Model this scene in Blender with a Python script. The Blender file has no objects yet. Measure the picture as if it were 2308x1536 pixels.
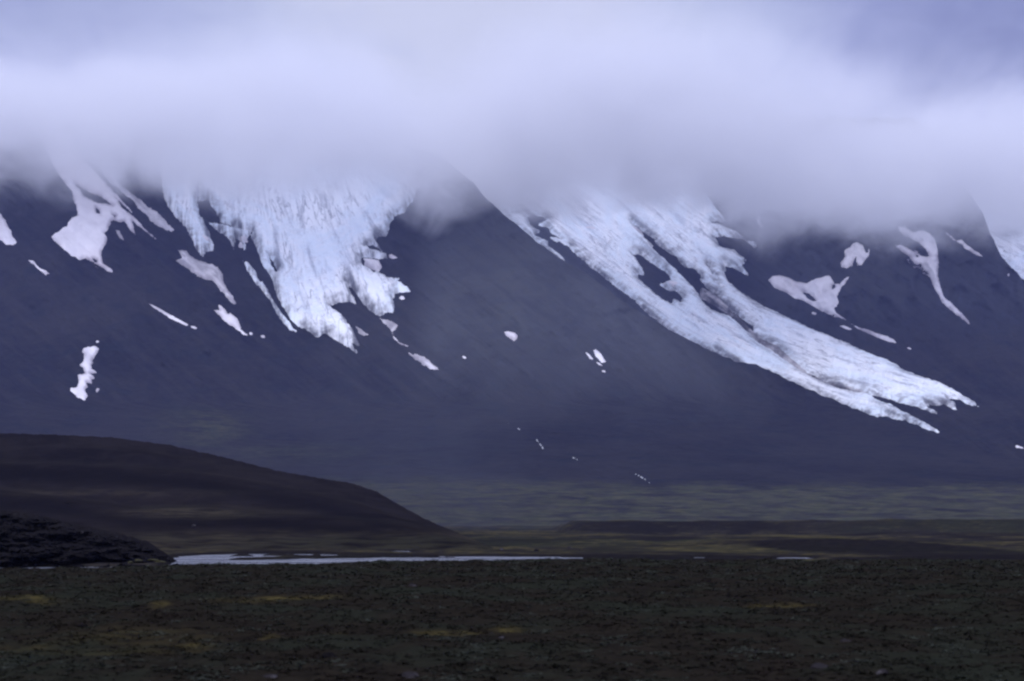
import bpy, math, random
import numpy as np
random.seed(7); rng = np.random.default_rng(7)
S = bpy.context.scene
C = S.collection
PI = math.pi

# ------------------------------------------------------------------ camera
F = 5449.0                      # focal length in pixels of a 2308 px wide frame (85 mm lens)
CX, CY, HOR = 1154.0, 768.0, 1180.0
PITCH = math.atan((HOR - CY) / F)
CAMZ = 2.0
cam = bpy.data.cameras.new('camera'); co = bpy.data.objects.new('camera', cam); C.objects.link(co)
co.location = (0, 0, CAMZ); co.rotation_euler = (PI / 2 + PITCH, 0, 0)
cam.sensor_width = 36.0; cam.lens = 85.0; cam.clip_start = 0.5; cam.clip_end = 40000
cam.dof.use_dof = True; cam.dof.focus_distance = 4500; cam.dof.aperture_fstop = 3.2
S.camera = co

# ------------------------------------------------------------------ render settings
S.view_settings.view_transform = 'Standard'; S.view_settings.look = 'None'
S.view_settings.exposure = 0.0; S.view_settings.gamma = 1.0
S.render.engine = 'CYCLES'
cy = S.cycles
cy.max_bounces = 10; cy.diffuse_bounces = 3; cy.glossy_bounces = 2; cy.volume_bounces = 8
cy.transparent_max_bounces = 8
cy.volume_step_rate = 0.16; cy.volume_max_steps = 128
cy.use_denoising = True
cy.filter_width = 2.4

# ------------------------------------------------------------------ node helper
class NT:
    def __init__(self, tree):
        self.t = tree; tree.nodes.clear()
    def add(self, typ, ins=None, **props):
        n = self.t.nodes.new(typ)
        for k, v in props.items(): setattr(n, k, v)
        for k, v in (ins or {}).items():
            s = n.inputs[k]
            if isinstance(v, bpy.types.NodeSocket): self.t.links.new(v, s)
            else: s.default_value = (tuple(v) + (1.0,)) if s.type == 'RGBA' and len(v) == 3 else v
        return n
    def math(self, op, a, b=0.0, clamp=False):
        n = self.add('ShaderNodeMath', {0: a, 1: b}, operation=op); n.use_clamp = clamp
        return n.outputs[0]
    def noise(self, vec, scale, detail=3, rough=0.5, dist=0.0):
        return self.add('ShaderNodeTexNoise', {'Vector': vec, 'Scale': scale, 'Detail': detail, 'Roughness': rough, 'Distortion': dist}).outputs[0]
    def rng(self, v, a, b, c=0.0, d=1.0, smooth=True):
        n = self.add('ShaderNodeMapRange', {'Value': v, 'From Min': a, 'From Max': b, 'To Min': c, 'To Max': d})
        n.interpolation_type = 'SMOOTHSTEP' if smooth else 'LINEAR'
        return n.outputs[0]
    def mix(self, f, a, b, mode='MIX'):
        n = self.add('ShaderNodeMix', data_type='RGBA', blend_type=mode)
        for s, v in ((n.inputs[0], f), (n.inputs[6], a), (n.inputs[7], b)):
            if isinstance(v, bpy.types.NodeSocket): self.t.links.new(v, s)
            else: s.default_value = v if not isinstance(v, tuple) else (v + (1.0,))[:4]
        return n.outputs[2]
    def scale(self, vec, s, rot=(0, 0, 0)):
        return self.add('ShaderNodeMapping', {'Vector': vec, 'Scale': s, 'Rotation': rot}).outputs[0]

def attr(n, name, out='Fac'):
    return n.add('ShaderNodeAttribute', attribute_name=name).outputs[out]

# ------------------------------------------------------------------ sky (overcast) and sun
SUN_EL, SUN_AZ = math.radians(36), math.radians(200)     # behind and left of the camera
def ray(px, py):
    v = (CY - py) / F; dy = math.cos(PITCH) - math.sin(PITCH) * v
    return ((px - CX) / F) / dy, (math.sin(PITCH) + math.cos(PITCH) * v) / dy
W = bpy.data.worlds.new('World'); S.world = W; W.use_nodes = True
n = NT(W.node_tree)
sky = n.add('ShaderNodeTexSky', sky_type='NISHITA', sun_disc=False, sun_elevation=SUN_EL, sun_rotation=SUN_AZ)
tc = n.add('ShaderNodeTexCoord').outputs['Generated']
warp = n.add('ShaderNodeVectorMath', {0: tc, 1: (0.3, 0.1, 0.2)}, operation='ADD').outputs[0]
n1 = n.noise(n.scale(warp, (1, 1, 1.7)), 6.0, 5, 0.5, 0.7)
n2 = n.noise(n.scale(warp, (1, 1, 2.2)), 21.0, 4, 0.5, 0.6)
cloudv = n.math('ADD', n.math('MULTIPLY', n1, 0.7), n.math('MULTIPLY', n2, 0.3))
def lobe(px, py, width):           # a thinner or thicker part of the cloud deck, by direction in the sky
    sx, sz = ray(px, py); l = math.sqrt(sx * sx + 1 + sz * sz)
    d = n.add('ShaderNodeVectorMath', {0: tc, 1: (sx / l, 1 / l, sz / l)}, operation='DISTANCE').outputs['Value']
    return n.rng(d, 0.0, width, 1.0, 0.0)
b = n.math('ADD', n.rng(cloudv, 0.36, 0.64, -0.13, 0.13, False), 0.63)
b = n.math('ADD', b, n.math('MULTIPLY', lobe(1180, 60, 0.17), 0.46))
b = n.math('ADD', b, n.math('MULTIPLY', lobe(1420, 330, 0.07), 0.10))
b = n.math('SUBTRACT', b, n.math('MULTIPLY', lobe(2400, 220, 0.25), 0.36))
b = n.math('SUBTRACT', b, n.math('MULTIPLY', lobe(-80, 330, 0.18), 0.16))
# sky brightened overhead and behind the camera, added to light slopes and mist
sep = n.add('ShaderNodeSeparateXYZ', {0: tc})
ramp = n.add('ShaderNodeValToRGB', {0: b}); e = ramp.color_ramp.elements
e[0].position = 0.25; e[0].color = (0.21, 0.225, 0.47, 1)
e[1].position = 1.0; e[1].color = (0.80, 0.82, 1.02, 1)
for p_, c_ in ((0.45, (0.36, 0.385, 0.68)), (0.65, (0.52, 0.56, 0.84)), (0.85, (0.68, 0.72, 0.96))):
    x = e.new(p_); x.color = c_ + (1,)
gain = n.math('ADD', n.rng(sep.outputs[2], 0.24, 0.80, 8.3, 15.5), n.rng(sep.outputs[1], 0.4, -0.6, 0.0, 11.5))   # brighter overhead, as an overcast deck is; the back-sky gain is added light
warm = n.mix(n.rng(sep.outputs[2], 0.22, 0.6), ramp.outputs[0], n.mix(1.0, ramp.outputs[0], (1.0, 0.985, 0.88), 'MULTIPLY'))
deck = n.add('ShaderNodeVectorMath', {0: warm, 3: gain}, operation='SCALE').outputs[0]
col = n.mix(0.88, sky.outputs[0], deck)
bg = n.add('ShaderNodeBackground', {'Color': col, 'Strength': 0.1})
n.t.links.new(bg.outputs[0], n.add('ShaderNodeOutputWorld').inputs[0])

sl = bpy.data.lights.new('sun', 'SUN'); so = bpy.data.objects.new('sun', sl); C.objects.link(so)
sl.energy = 1.2; sl.angle = math.radians(25); sl.color = (1.0, 0.97, 0.95)
so.rotation_euler = (PI / 2 - SUN_EL, 0, math.radians(-22)); so.location = (-200, -300, 600)

# ------------------------------------------------------------------ numeric helpers
def perlin(x, y, seed=0):
    x = np.asarray(x, float); y = np.asarray(y, float)
    xi = np.floor(x).astype(np.int64); yi = np.floor(y).astype(np.int64)
    xf = x - xi; yf = y - yi
    def g(ix, iy, dx, dy):
        h = (ix * 374761393 + iy * 668265263 + seed * 974634721) & 0xffffffff
        h = ((h ^ (h >> 13)) * 1274126177) & 0xffffffff
        h = h ^ (h >> 16)
        a = (h & 0xffff) / 65536.0 * 2 * PI
        return np.cos(a) * dx + np.sin(a) * dy
    u = xf * xf * xf * (xf * (xf * 6 - 15) + 10); v = yf * yf * yf * (yf * (yf * 6 - 15) + 10)
    a = g(xi, yi, xf, yf); b_ = g(xi + 1, yi, xf - 1, yf)
    c = g(xi, yi + 1, xf, yf - 1); d = g(xi + 1, yi + 1, xf - 1, yf - 1)
    return ((a * (1 - u) + b_ * u) * (1 - v) + (c * (1 - u) + d * u) * v) * 1.5
def fbm(x, y, oct=4, seed=0, gain=0.5):
    t = 0; a = 1.0; f = 1.0
    for k in range(oct):
        t = t + a * perlin(x * f + 17.3 * k, y * f - 9.1 * k, seed + k); a *= gain; f *= 2.03
    return t
def sstep(a, b, x):
    t = np.clip((x - a) / (b - a), 0, 1); return t * t * (3 - 2 * t)
def sdf(poly, X, Y):
    """signed distance to a polygon, positive inside"""
    P = np.asarray(poly, float); Q = np.roll(P, -1, 0)
    d2 = np.full(X.shape, 1e18); ins = np.zeros(X.shape, bool)
    for (ax, ay), (bx, by) in zip(P, Q):
        ex, ey = bx - ax, by - ay; L = ex * ex + ey * ey + 1e-12
        t = np.clip(((X - ax) * ex + (Y - ay) * ey) / L, 0, 1)
        d2 = np.minimum(d2, (X - ax - t * ex) ** 2 + (Y - ay - t * ey) ** 2)
        if ay != by:
            c = (ay > Y) != (by > Y)
            ins ^= c & (X < ex * (Y - ay) / (by - ay) + ax)
    d = np.sqrt(d2); return np.where(ins, d, -d)
def pl(pts, X):
    p = np.asarray(pts, float); return np.interp(X, p[:, 0], p[:, 1])
def place(px, py, D):
    """point seen at a pixel of the photograph, D metres out"""
    v = (CY - py) / F; dy = math.cos(PITCH) - math.sin(PITCH) * v
    sx = (px - CX) / F / dy; sz = (math.sin(PITCH) + math.cos(PITCH) * v) / dy
    return np.stack([sx * D, D + 0 * sx, CAMZ + sz * D], -1)
def project(x, y, z):
    fw = y * math.cos(PITCH) + (z - CAMZ) * math.sin(PITCH); up = -y * math.sin(PITCH) + (z - CAMZ) * math.cos(PITCH)
    return CX + F * x / fw, CY - F * up / fw
def blur(a, n_, ax):
    for _ in range(2):
        k = 2 * n_ + 1
        p = np.pad(a, [(n_ + 1, n_) if i == ax else (0, 0) for i in range(2)], mode='edge')
        c = np.cumsum(p, ax)
        a = (np.take(c, range(k, c.shape[ax]), ax) - np.take(c, range(0, c.shape[ax] - k), ax)) / k
    return a

def link(name, verts, faces, mat, parent=None, smooth=True, attrs=None):
    verts = np.ascontiguousarray(verts, np.float32).reshape(-1, 3); faces = np.ascontiguousarray(faces, np.int32)
    used = np.zeros(len(verts), bool); used[faces.ravel()] = True
    remap = np.cumsum(used) - 1; verts = verts[used]; faces = remap[faces].astype(np.int32)
    k = faces.shape[1]
    me = bpy.data.meshes.new(name)
    me.vertices.add(len(verts)); me.vertices.foreach_set('co', verts.ravel())
    me.loops.add(faces.size); me.loops.foreach_set('vertex_index', faces.ravel())
    me.polygons.add(len(faces)); me.polygons.foreach_set('loop_start', np.arange(0, faces.size, k, dtype=np.int32))
    me.polygons.foreach_set('use_smooth', np.full(len(faces), smooth))
    for nm, a in (attrs or {}).items():
        a = np.asarray(a, np.float32)
        if a.size == len(used):
            at = me.attributes.new(nm, 'FLOAT', 'POINT'); at.data.foreach_set('value', a.ravel()[used])
        else:
            at = me.attributes.new(nm, 'FLOAT_VECTOR', 'POINT'); at.data.foreach_set('vector', np.ascontiguousarray(a.reshape(-1, 3)[used]).ravel())
    me.update(calc_edges=True); me.validate()
    me.materials.append(mat)
    o = bpy.data.objects.new(name, me); C.objects.link(o)
    if parent: o.parent = parent
    return o
def grid_faces(r, c, keep=None):
    i = np.arange(r * c).reshape(r, c)
    f = np.stack([i[1:, :-1], i[1:, 1:], i[:-1, 1:], i[:-1, :-1]], -1)   # rows run away from / up: normals towards the viewer
    f = f.reshape(-1, 4)
    return f if keep is None else f[keep.reshape(-1)]
def tag(o, label=None, cat=None, group=None, kind=None):
    if label: o['label'] = label
    if cat: o['category'] = cat
    if group: o['group'] = group
    if kind: o['kind'] = kind
    return o

# ------------------------------------------------------------------ materials
def mat(name):
    m = bpy.data.materials.new(name); m.use_nodes = True
    return m, NT(m.node_tree)
def finish(n, color, rough=0.9, spec=0.0, height=None, bdist=1.0, bstr=0.5):
    ins = {'Base Color': color, 'Roughness': rough, 'Specular IOR Level': spec}
    if height is not None:
        ins['Normal'] = n.add('ShaderNodeBump', {'Height': height, 'Distance': bdist, 'Strength': bstr}).outputs[0]
    p = n.add('ShaderNodeBsdfPrincipled', ins)
    n.t.links.new(p.outputs[0], n.add('ShaderNodeOutputMaterial').inputs[0])

def mountain_material():
    m, n = mat('mountain_scree')
    pos = n.add('ShaderNodeNewGeometry').outputs['Position']
    flow = attr(n, 'flow', 'Vector')
    st = n.noise(n.scale(flow, (0.35, 3.2, 1)), 1.6, 5, 0.6, 0.4)
    big = n.noise(pos, 0.0035, 4, 0.55); fine = n.noise(pos, 0.05, 4, 0.65); mid = n.noise(pos, 0.016, 4, 0.6)
    c = n.mix(n.rng(big, 0.35, 0.65), (0.007, 0.007, 0.008), (0.019, 0.018, 0.017))
    c = n.mix(n.rng(st, 0.44, 0.68, 0, 0.6), c, (0.028, 0.026, 0.026))
    c = n.mix(n.rng(mid, 0.50, 0.68, 0, 0.8), c, (0.008, 0.011, 0.013))
    c = n.mix(n.math('MULTIPLY', attr(n, 'pale'), n.rng(n.math('ADD', n.math('MULTIPLY', mid, 0.5), n.math('MULTIPLY', st, 0.5)), 0.36, 0.6, 0.65, 1.0)), c, (0.064, 0.069, 0.078))
    moss = attr(n, 'moss')
    mm = n.math('MULTIPLY', moss, n.rng(n.math('ADD', n.math('MULTIPLY', st, 0.5), n.math('MULTIPLY', mid, 0.6)), 0.36, 0.68))
    mc = n.mix(n.rng(fine, 0.35, 0.65), (0.034, 0.040, 0.022), (0.080, 0.076, 0.034))
    c = n.mix(mm, c, mc)
    c = n.mix(n.rng(fine, 0.3, 0.75, 0, 0.35), c, (0.038, 0.036, 0.035))
    h = n.math('ADD', n.math('MULTIPLY', mid, 1.0), n.math('ADD', n.math('MULTIPLY', fine, 0.35), n.math('MULTIPLY', st, 0.6)))
    finish(n, c, 0.95, 0.0, h, 14.0, 0.7)
    return m
def snow_material(name='old_snow', k=1.0):
    m, n = mat(name)
    pos = n.add('ShaderNodeNewGeometry').outputs['Position']
    flow = attr(n, 'flow', 'Vector')
    a = n.noise(pos, 0.012, 4, 0.6); b_ = n.noise(n.scale(flow, (0.6, 3.0, 1)), 2.2, 4, 0.6)
    c = n.mix(n.rng(a, 0.35, 0.7), (0.78, 0.75, 0.775), (0.66, 0.625, 0.65))
    c = n.mix(n.rng(b_, 0.56, 0.78, 0, 0.35), c, (0.42, 0.38, 0.41))
    edge = n.add('ShaderNodeSeparateXYZ', {0: flow}).outputs[2]
    c = n.mix(n.math('MULTIPLY', n.rng(edge, 0.0, 0.35, 1, 0), n.rng(a, 0.4, 0.62)), c, (0.36, 0.33, 0.36))
    if k < 1: c = n.mix(n.rng(n.math('ADD', n.math('MULTIPLY', b_, 0.6), n.math('MULTIPLY', a, 0.4)), 0.36, 0.62, 0.25, 1.0), c, (k * 0.5, k * 0.47, k * 0.5))
    finish(n, c, 0.7, 0.2, n.math('ADD', a, n.math('MULTIPLY', b_, 0.5)), 6.0, 0.4)
    return m
def ice_material():
    m, n = mat('glacier_ice')
    pos = n.add('ShaderNodeNewGeometry').outputs['Position']
    flow = attr(n, 'flow', 'Vector')
    sp = n.add('ShaderNodeSeparateXYZ', {0: flow}); edge = sp.outputs[2]
    wv = n.add('ShaderNodeVectorMath', {0: flow, 1: (0, 0, 0)}, operation='ADD').outputs[0]
    along = n.noise(n.scale(wv, (0.42, 3.4, 0)), 2.0, 6, 0.62, 0.5)        # long debris bands
    lines = n.noise(n.scale(wv, (0.35, 3.0, 0)), 3.0, 5, 0.6, 0.7)         # thin crevasse lines
    cross = n.noise(n.scale(wv, (6.0, 2.0, 0)), 2.0, 4, 0.6, 1.2)          # cross crevasses
    patch = n.noise(wv, 0.9, 4, 0.55); fine = n.noise(pos, 0.04, 5, 0.65)
    c = n.mix(n.rng(patch, 0.35, 0.65), (0.80, 0.88, 0.96), (0.92, 0.94, 0.97))
    c = n.mix(n.rng(fine, 0.40, 0.72, 0, 0.45), c, (0.93, 0.92, 0.95))
    c = n.mix(n.rng(along, 0.54, 0.70, 0, 0.55), c, (0.24, 0.26, 0.33))
    ridge = n.math('ABSOLUTE', n.math('SUBTRACT', lines, 0.5))
    zone = n.rng(patch, 0.40, 0.60, 0.1, 1.0)
    c = n.mix(n.math('MULTIPLY', n.rng(ridge, 0.0, 0.03, 0.62, 0), zone), c, (0.10, 0.11, 0.15))
    r2 = n.math('ABSOLUTE', n.math('SUBTRACT', cross, 0.5))
    c = n.mix(n.math('MULTIPLY', n.rng(r2, 0.0, 0.025, 0.45, 0), n.rng(along, 0.4, 0.6)), c, (0.16, 0.18, 0.23))
    dirt = n.math('MULTIPLY', n.rng(edge, 0.02, 1.0, 1.0, 0), n.rng(n.math('ADD', n.math('MULTIPLY', along, 0.6), n.math('MULTIPLY', fine, 0.4)), 0.40, 0.60))
    c = n.mix(n.math('MULTIPLY', dirt, 0.95), c, (0.085, 0.085, 0.095))
    h = n.math('ADD', n.math('MULTIPLY', lines, 0.5), n.math('ADD', n.math('MULTIPLY', along, 0.9), n.math('MULTIPLY', cross, 0.7)))
    finish(n, c, 0.6, 0.25, h, 9.0, 0.7)
    return m
def plain_material():
    m, n = mat('river_plain')
    pos = n.add('ShaderNodeNewGeometry').outputs['Position']
    s1 = n.noise(n.scale(pos, (0.0066, 0.0022, 0.0000)), 1.0, 5, 0.6, 0.6)
    s2 = n.noise(n.scale(pos, (0.0330, 0.0099, 0.0000)), 1.0, 5, 0.65, 0.5)
    s3 = n.noise(n.scale(pos, (0.5, 0.25, 0.5)), 1.0, 4, 0.65)
    c = n.mix(n.rng(s2, 0.35, 0.65), (0.0143, 0.0127, 0.0132), (0.0275, 0.0242, 0.0220))
    c = n.mix(n.math('MULTIPLY', n.rng(s1, 0.46, 0.60), 0.75), c, (0.0275, 0.0303, 0.0187))
    moss = attr(n, 'moss'); dark = attr(n, 'dark')
    my = n.mix(n.rng(s3, 0.35, 0.65), (0.0468, 0.0424, 0.0165), (0.0825, 0.0704, 0.0330))
    c = n.mix(n.math('MULTIPLY', moss, n.rng(s2, 0.36, 0.56)), c, my)
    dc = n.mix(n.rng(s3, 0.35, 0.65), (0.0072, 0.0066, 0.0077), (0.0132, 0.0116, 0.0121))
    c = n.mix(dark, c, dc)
    finish(n, c, 0.95, 0.0, n.math('ADD', s3, s2), 0.5, 0.6)
    return m
def hill_material():
    m, n = mat('hill_gravel')
    pos = n.add('ShaderNodeNewGeometry').outputs['Position']
    a = n.noise(pos, 0.012, 5, 0.6); b_ = n.noise(pos, 0.12, 5, 0.65); d_ = n.noise(pos, 0.9, 3, 0.6)
    c = n.mix(n.rng(a, 0.35, 0.65), (0.0076, 0.0063, 0.0069), (0.0116, 0.0097, 0.0100))
    e_ = n.noise(n.scale(pos, (1, 0.35, 1.5), (0, 0, 0.5)), 0.045, 5, 0.65, 0.5)
    c = n.mix(n.rng(e_, 0.40, 0.66), c, (0.0161, 0.0135, 0.0139))
    c = n.mix(n.rng(b_, 0.46, 0.68, 0, 0.8), c, (0.0180, 0.0150, 0.0150))
    c = n.mix(n.rng(d_, 0.62, 0.75, 0, 0.6), c, (0.0037, 0.0034, 0.0041))
    moss = attr(n, 'moss'); dark = attr(n, 'dark')  # moss mask also holds painted crest light; dark is painted fold shade
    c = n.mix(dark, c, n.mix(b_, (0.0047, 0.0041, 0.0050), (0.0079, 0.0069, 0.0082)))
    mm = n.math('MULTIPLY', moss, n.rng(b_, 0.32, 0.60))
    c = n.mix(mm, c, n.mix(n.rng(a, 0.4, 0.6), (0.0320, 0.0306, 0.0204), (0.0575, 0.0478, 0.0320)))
    finish(n, c, 0.95, 0.0, n.math('ADD', b_, n.math('MULTIPLY', d_, 0.3)), 2.0, 0.6)
    return m
def rock_material(name='basalt_rock', k=1.0):
    m, n = mat(name)
    pos = n.add('ShaderNodeTexCoord').outputs['Object']
    a = n.noise(pos, 0.5, 5, 0.65); b_ = n.noise(pos, 2.6, 5, 0.7)
    c = n.mix(n.rng(a, 0.35, 0.65), (0.012 * k, 0.011 * k, 0.013 * k), (0.026 * k, 0.023 * k, 0.025 * k))
    c = n.mix(n.rng(b_, 0.52, 0.72, 0, 0.9), c, (0.085 * k, 0.080 * k, 0.085 * k))
    finish(n, c, 0.9, 0.0, n.math('ADD', a, b_), 0.25, 0.8)
    return m
def tundra_material(name, per_clump):
    m, n = mat(name)
    pos = n.add('ShaderNodeNewGeometry').outputs['Position']
    a = n.noise(n.scale(pos, (1, 0.45, 1)), 0.22, 4, 0.6); b_ = n.noise(pos, 1.6, 4, 0.65); d_ = n.noise(pos, 9.0, 4, 0.7)
    c = n.mix(n.rng(b_, 0.36, 0.64), (0.0125, 0.0108, 0.0089), (0.0190, 0.0160, 0.0122))
    c = n.mix(n.rng(a, 0.46, 0.62, 0, 0.8), c, (0.0180, 0.0210, 0.0151))
    c = n.mix(n.rng(d_, 0.45, 0.7, 0, 0.6), c, (0.0080, 0.0065, 0.0055))
    if per_clump:
        c = n.mix(0.75, c, attr(n, 'tint', 'Vector'))
    moss = attr(n, 'moss')
    c = n.mix(n.math('MULTIPLY', moss, n.rng(b_, 0.34, 0.56)), c, n.mix(n.rng(d_, 0.3, 0.7), (0.0440, 0.0360, 0.0134), (0.0800, 0.0650, 0.0260)))
    finish(n, c, 0.95, 0.0, n.math('ADD', b_, d_), 0.05, 0.6)
    return m
def water_material():
    m, n = mat('river_water')
    pos = n.add('ShaderNodeNewGeometry').outputs['Position']
    a = n.noise(n.scale(pos, (1.0, 0.5, 1)), 1.3, 4, 0.6)
    w = n.noise(n.scale(pos, (0.05, 0.16, 1)), 1.0, 4, 0.6, 0.5)
    finish(n, (0.040, 0.048, 0.065), n.rng(w, 0.4, 0.62, 0.34, 0.10), 1.0, n.math('MULTIPLY', a, n.rng(w, 0.42, 0.66, 1.0, 0.45)), 0.9, 0.9)
    return m
def white_water_material():
    m, n = mat('white_water')
    pos = n.add('ShaderNodeNewGeometry').outputs['Position']
    finish(n, n.mix(n.noise(pos, 0.08, 3), (0.25, 0.26, 0.28), (0.75, 0.78, 0.82)), 0.5, 0.3)
    return m
M_MT = mountain_material(); M_SNOW = snow_material(); M_DIRTY = snow_material('dirty_snow', 0.55); M_MORAINE = snow_material('moraine_debris', 0.09); M_ICE = ice_material(); M_PLAIN = plain_material()
M_HILL = hill_material(); M_ROCK = rock_material('basalt_rock', 0.55); M_STONE = rock_material('stone', 1.6); M_WATER = water_material()
M_TUNDRA = tundra_material('tundra_soil', False); M_TUFT = tundra_material('tundra_leaves', True); M_WW = white_water_material()

# ------------------------------------------------------------------ the mountains: range rasters
RX = np.arange(-400, 2724, 4.0); RY = np.arange(260, 1213, 3.0)
GX, GY = np.meshgrid(RX, RY)
def raster(cols, rows, tab, bx=14, by=9):
    tab = np.asarray(tab, float)                    # [column][row]
    a = np.stack([np.interp(RY, rows, t) for t in tab], 1)
    out = np.stack([np.interp(RX, cols, a[i]) for i in range(len(RY))], 0)
    return blur(blur(out, bx, 1), by, 0)
rowsA = [260, 330, 450, 600, 750, 900, 1000, 1100, 1150, 1212]
DA = raster([-400, 0, 330, 700, 1000, 1150, 1500, 2000, 2720], rowsA, [
    [5750, 5600, 5320, 5050, 4800, 4450, 4100, 3500, 3050, 2480],
    [5800, 5650, 5380, 5100, 4830, 4480, 4130, 3530, 3050, 2480],
    [5950, 5800, 5520, 5180, 4880, 4540, 4180, 3560, 3050, 2480],
    [6250, 6080, 5760, 5400, 5080, 4680, 4270, 3600, 3080, 2480],
    [5850, 5720, 5460, 5180, 4880, 4540, 4180, 3560, 3060, 2480],
    [5700, 5580, 5340, 5070, 4790, 4460, 4120, 3530, 3050, 2480],
    [5800, 5680, 5440, 5160, 4860, 4510, 4150, 3560, 3060, 2480],
    [6000, 5880, 5640, 5350, 5050, 4700, 4300, 3640, 3080, 2480],
    [6000, 5880, 5640, 5350, 5050, 4700, 4300, 3700, 3100, 2480]])
rot = lambda a, x, y: (x * math.cos(a) + y * math.sin(a), -x * math.sin(a) + y * math.cos(a))
uA, vA = rot(math.radians(38), GX, GY)              # fall line runs down to the right
upper = sstep(1080, 800, GY)
DA += upper * (fbm(GX / 260, GY / 200, 4, 3) * 60 + fbm(uA / 330, vA / 46, 4, 11) * 13 + np.abs(fbm(uA / 200, vA / 30, 3, 13)) * 7 + fbm(GX / 38, GY / 30, 3, 21) * 6)
DA += (1 - upper) * fbm(GX / 300, GY / 24, 4, 5) * 12 * sstep(1210, 1150, GY)
rowsB = [260, 400, 500, 600, 700, 800, 900, 1000, 1100, 1212]
DB = raster([-400, 1000, 1400, 1700, 1880, 2050, 2300, 2720], rowsB, [
    [7300, 7000, 6700, 6400, 6200, 6000, 5700, 5400, 5000, 4500],
    [7300, 7000, 6700, 6400, 6200, 6000, 5700, 5400, 5000, 4500],
    [7300, 7000, 6620, 6300, 6030, 5780, 5500, 5200, 4800, 4300],
    [7000, 6750, 6400, 6130, 5850, 5560, 5250, 4900, 4400, 3900],
    [6600, 6400, 6130, 5920, 5720, 5420, 5080, 4650, 4000, 3400],
    [6350, 6150, 5930, 5740, 5560, 5320, 4980, 4550, 3900, 3300],
    [6100, 5920, 5740, 5560, 5370, 5100, 4780, 4380, 3760, 3200],
    [6000, 5850, 5680, 5500, 5310, 5050, 4730, 4330, 3720, 3200]], 12, 8)
uB, vB = rot(math.radians(35), GX, GY)
DB += fbm(GX / 240, GY / 190, 4, 33) * 60 + fbm(uB / 260, vB / 44, 4, 41) * 14 + np.abs(fbm(uB / 160, vB / 28, 3, 43)) * 8 + fbm(GX / 36, GY / 28, 3, 51) * 6
crag = sstep(1700, 1800, GX) * sstep(860, 700, GY)
DB += crag * np.abs(fbm(GX / 70, GY / 100, 4, 61)) * 45
DC = 6550 - (GY - 400) * 2.2 + fbm(GX / 200, GY / 160, 4, 71) * 60
def sample(R, X, Y):
    fx = np.clip((X - RX[0]) / 4.0, 0, len(RX) - 1.001); fy = np.clip((Y - RY[0]) / 3.0, 0, len(RY) - 1.001)
    i = fx.astype(int); j = fy.astype(int); fx = fx - i; fy = fy - j
    return (R[j, i] * (1 - fx) + R[j, i + 1] * fx) * (1 - fy) + (R[j + 1, i] * (1 - fx) + R[j + 1, i + 1] * fx) * fy

SIL_A = [(-400, 250), (-50, 262), (150, 270), (500, 300), (800, 312), (985, 345), (1035, 385), (1062, 408), (1100, 452), (1150, 496), (1200, 537),
         (1260, 582), (1340, 630), (1385, 665), (1420, 692), (1500, 738), (1600, 791), (1660, 815), (1700, 822), (1740, 838), (1800, 868), (1900, 911), (2000, 950),
         (2110, 982), (2200, 1010), (2308, 1040), (2720, 1120)]
SIL_B = [(-400, 338), (1000, 338), (1500, 338), (1650, 266), (2060, 266), (2120, 320), (2180, 420), (2212, 480), (2234, 528), (2258, 577), (2300, 628), (2400, 690), (2720, 800)]
def pale_of(X, Y):
    w = 0.10 * fbm(X / 120, Y / 90, 3, 19)
    m = 0.95 * sstep(880, 1020, X + 0.1 * (Y - 600)) * sstep(1010, 700, Y) * sstep(1560, 1300, X - 0.9 * (Y - 600))
    m = np.maximum(m, 0.6 * sstep(1640, 1760, X) * sstep(820, 640, Y)) ; m = np.maximum(m, 0.28 * sstep(520, 1000, X) * sstep(1300, 1000, X))
    m = np.maximum(m, 0.5 * np.exp(-(((X - 80) / 120) ** 2 + ((Y - 430) / 45) ** 2)))
    return np.clip(m + w * (m > 0.05), 0, 1)
def terrain(name, R, sil, x0, x1, moss, flow, jit, y1=1212):
    ci = np.where((RX >= x0) & (RX <= x1))[0]; ri = np.where(RY <= y1)[0]
    X = GX[ri][:, ci]; Y = GY[ri][:, ci].copy(); D = R[ri][:, ci]
    top = pl(sil, RX[ci]) + jit * fbm(RX[ci] / 22, RX[ci] * 0 + 3.3, 4, 91)
    D = np.where(Y < top[None], sample(R, X, np.broadcast_to(top[None], X.shape)), D)
    Y = np.maximum(Y, top[None])
    P = place(X, Y, D)
    b1 = P[0] + [0, 45, -40]; b2 = P[0] + [0, 200, -240]
    V = np.concatenate([b2[None], b1[None], P], 0)
    r, c = V.shape[:2]
    keep = np.ones((r - 1, c - 1), bool)
    keep[2:] = (np.maximum(Y[1:, 1:], Y[1:, :-1]) - np.minimum(Y[:-1, 1:], Y[:-1, :-1])) > 1e-6
    ms = moss(X, Y); ms = np.concatenate([ms[:1], ms[:1], ms], 0)
    fl = flow(X, Y); fl = np.concatenate([fl[:1], fl[:1], fl], 0); pa = pale_of(X, Y); pa = np.concatenate([pa[:1], pa[:1], pa], 0)
    o = link(name, V, grid_faces(r, c, keep), M_MT, attrs={'moss': ms, 'flow': fl, 'pale': pa})
    return o
def flow_rot(a):
    def f(X, Y):
        u, v = rot(a, X, Y); return np.stack([u / 100, v / 100, 0 * X], -1)
    return f
def flow_A(X, Y):
    w = sstep(1120, 900, Y); u, v = rot(math.radians(38), X, Y)
    return np.stack([(u * w + 2.6 * X * (1 - w)) / 100, (v * w + Y * 2.2 * (1 - w)) / 100, 0 * X], -1)
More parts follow.
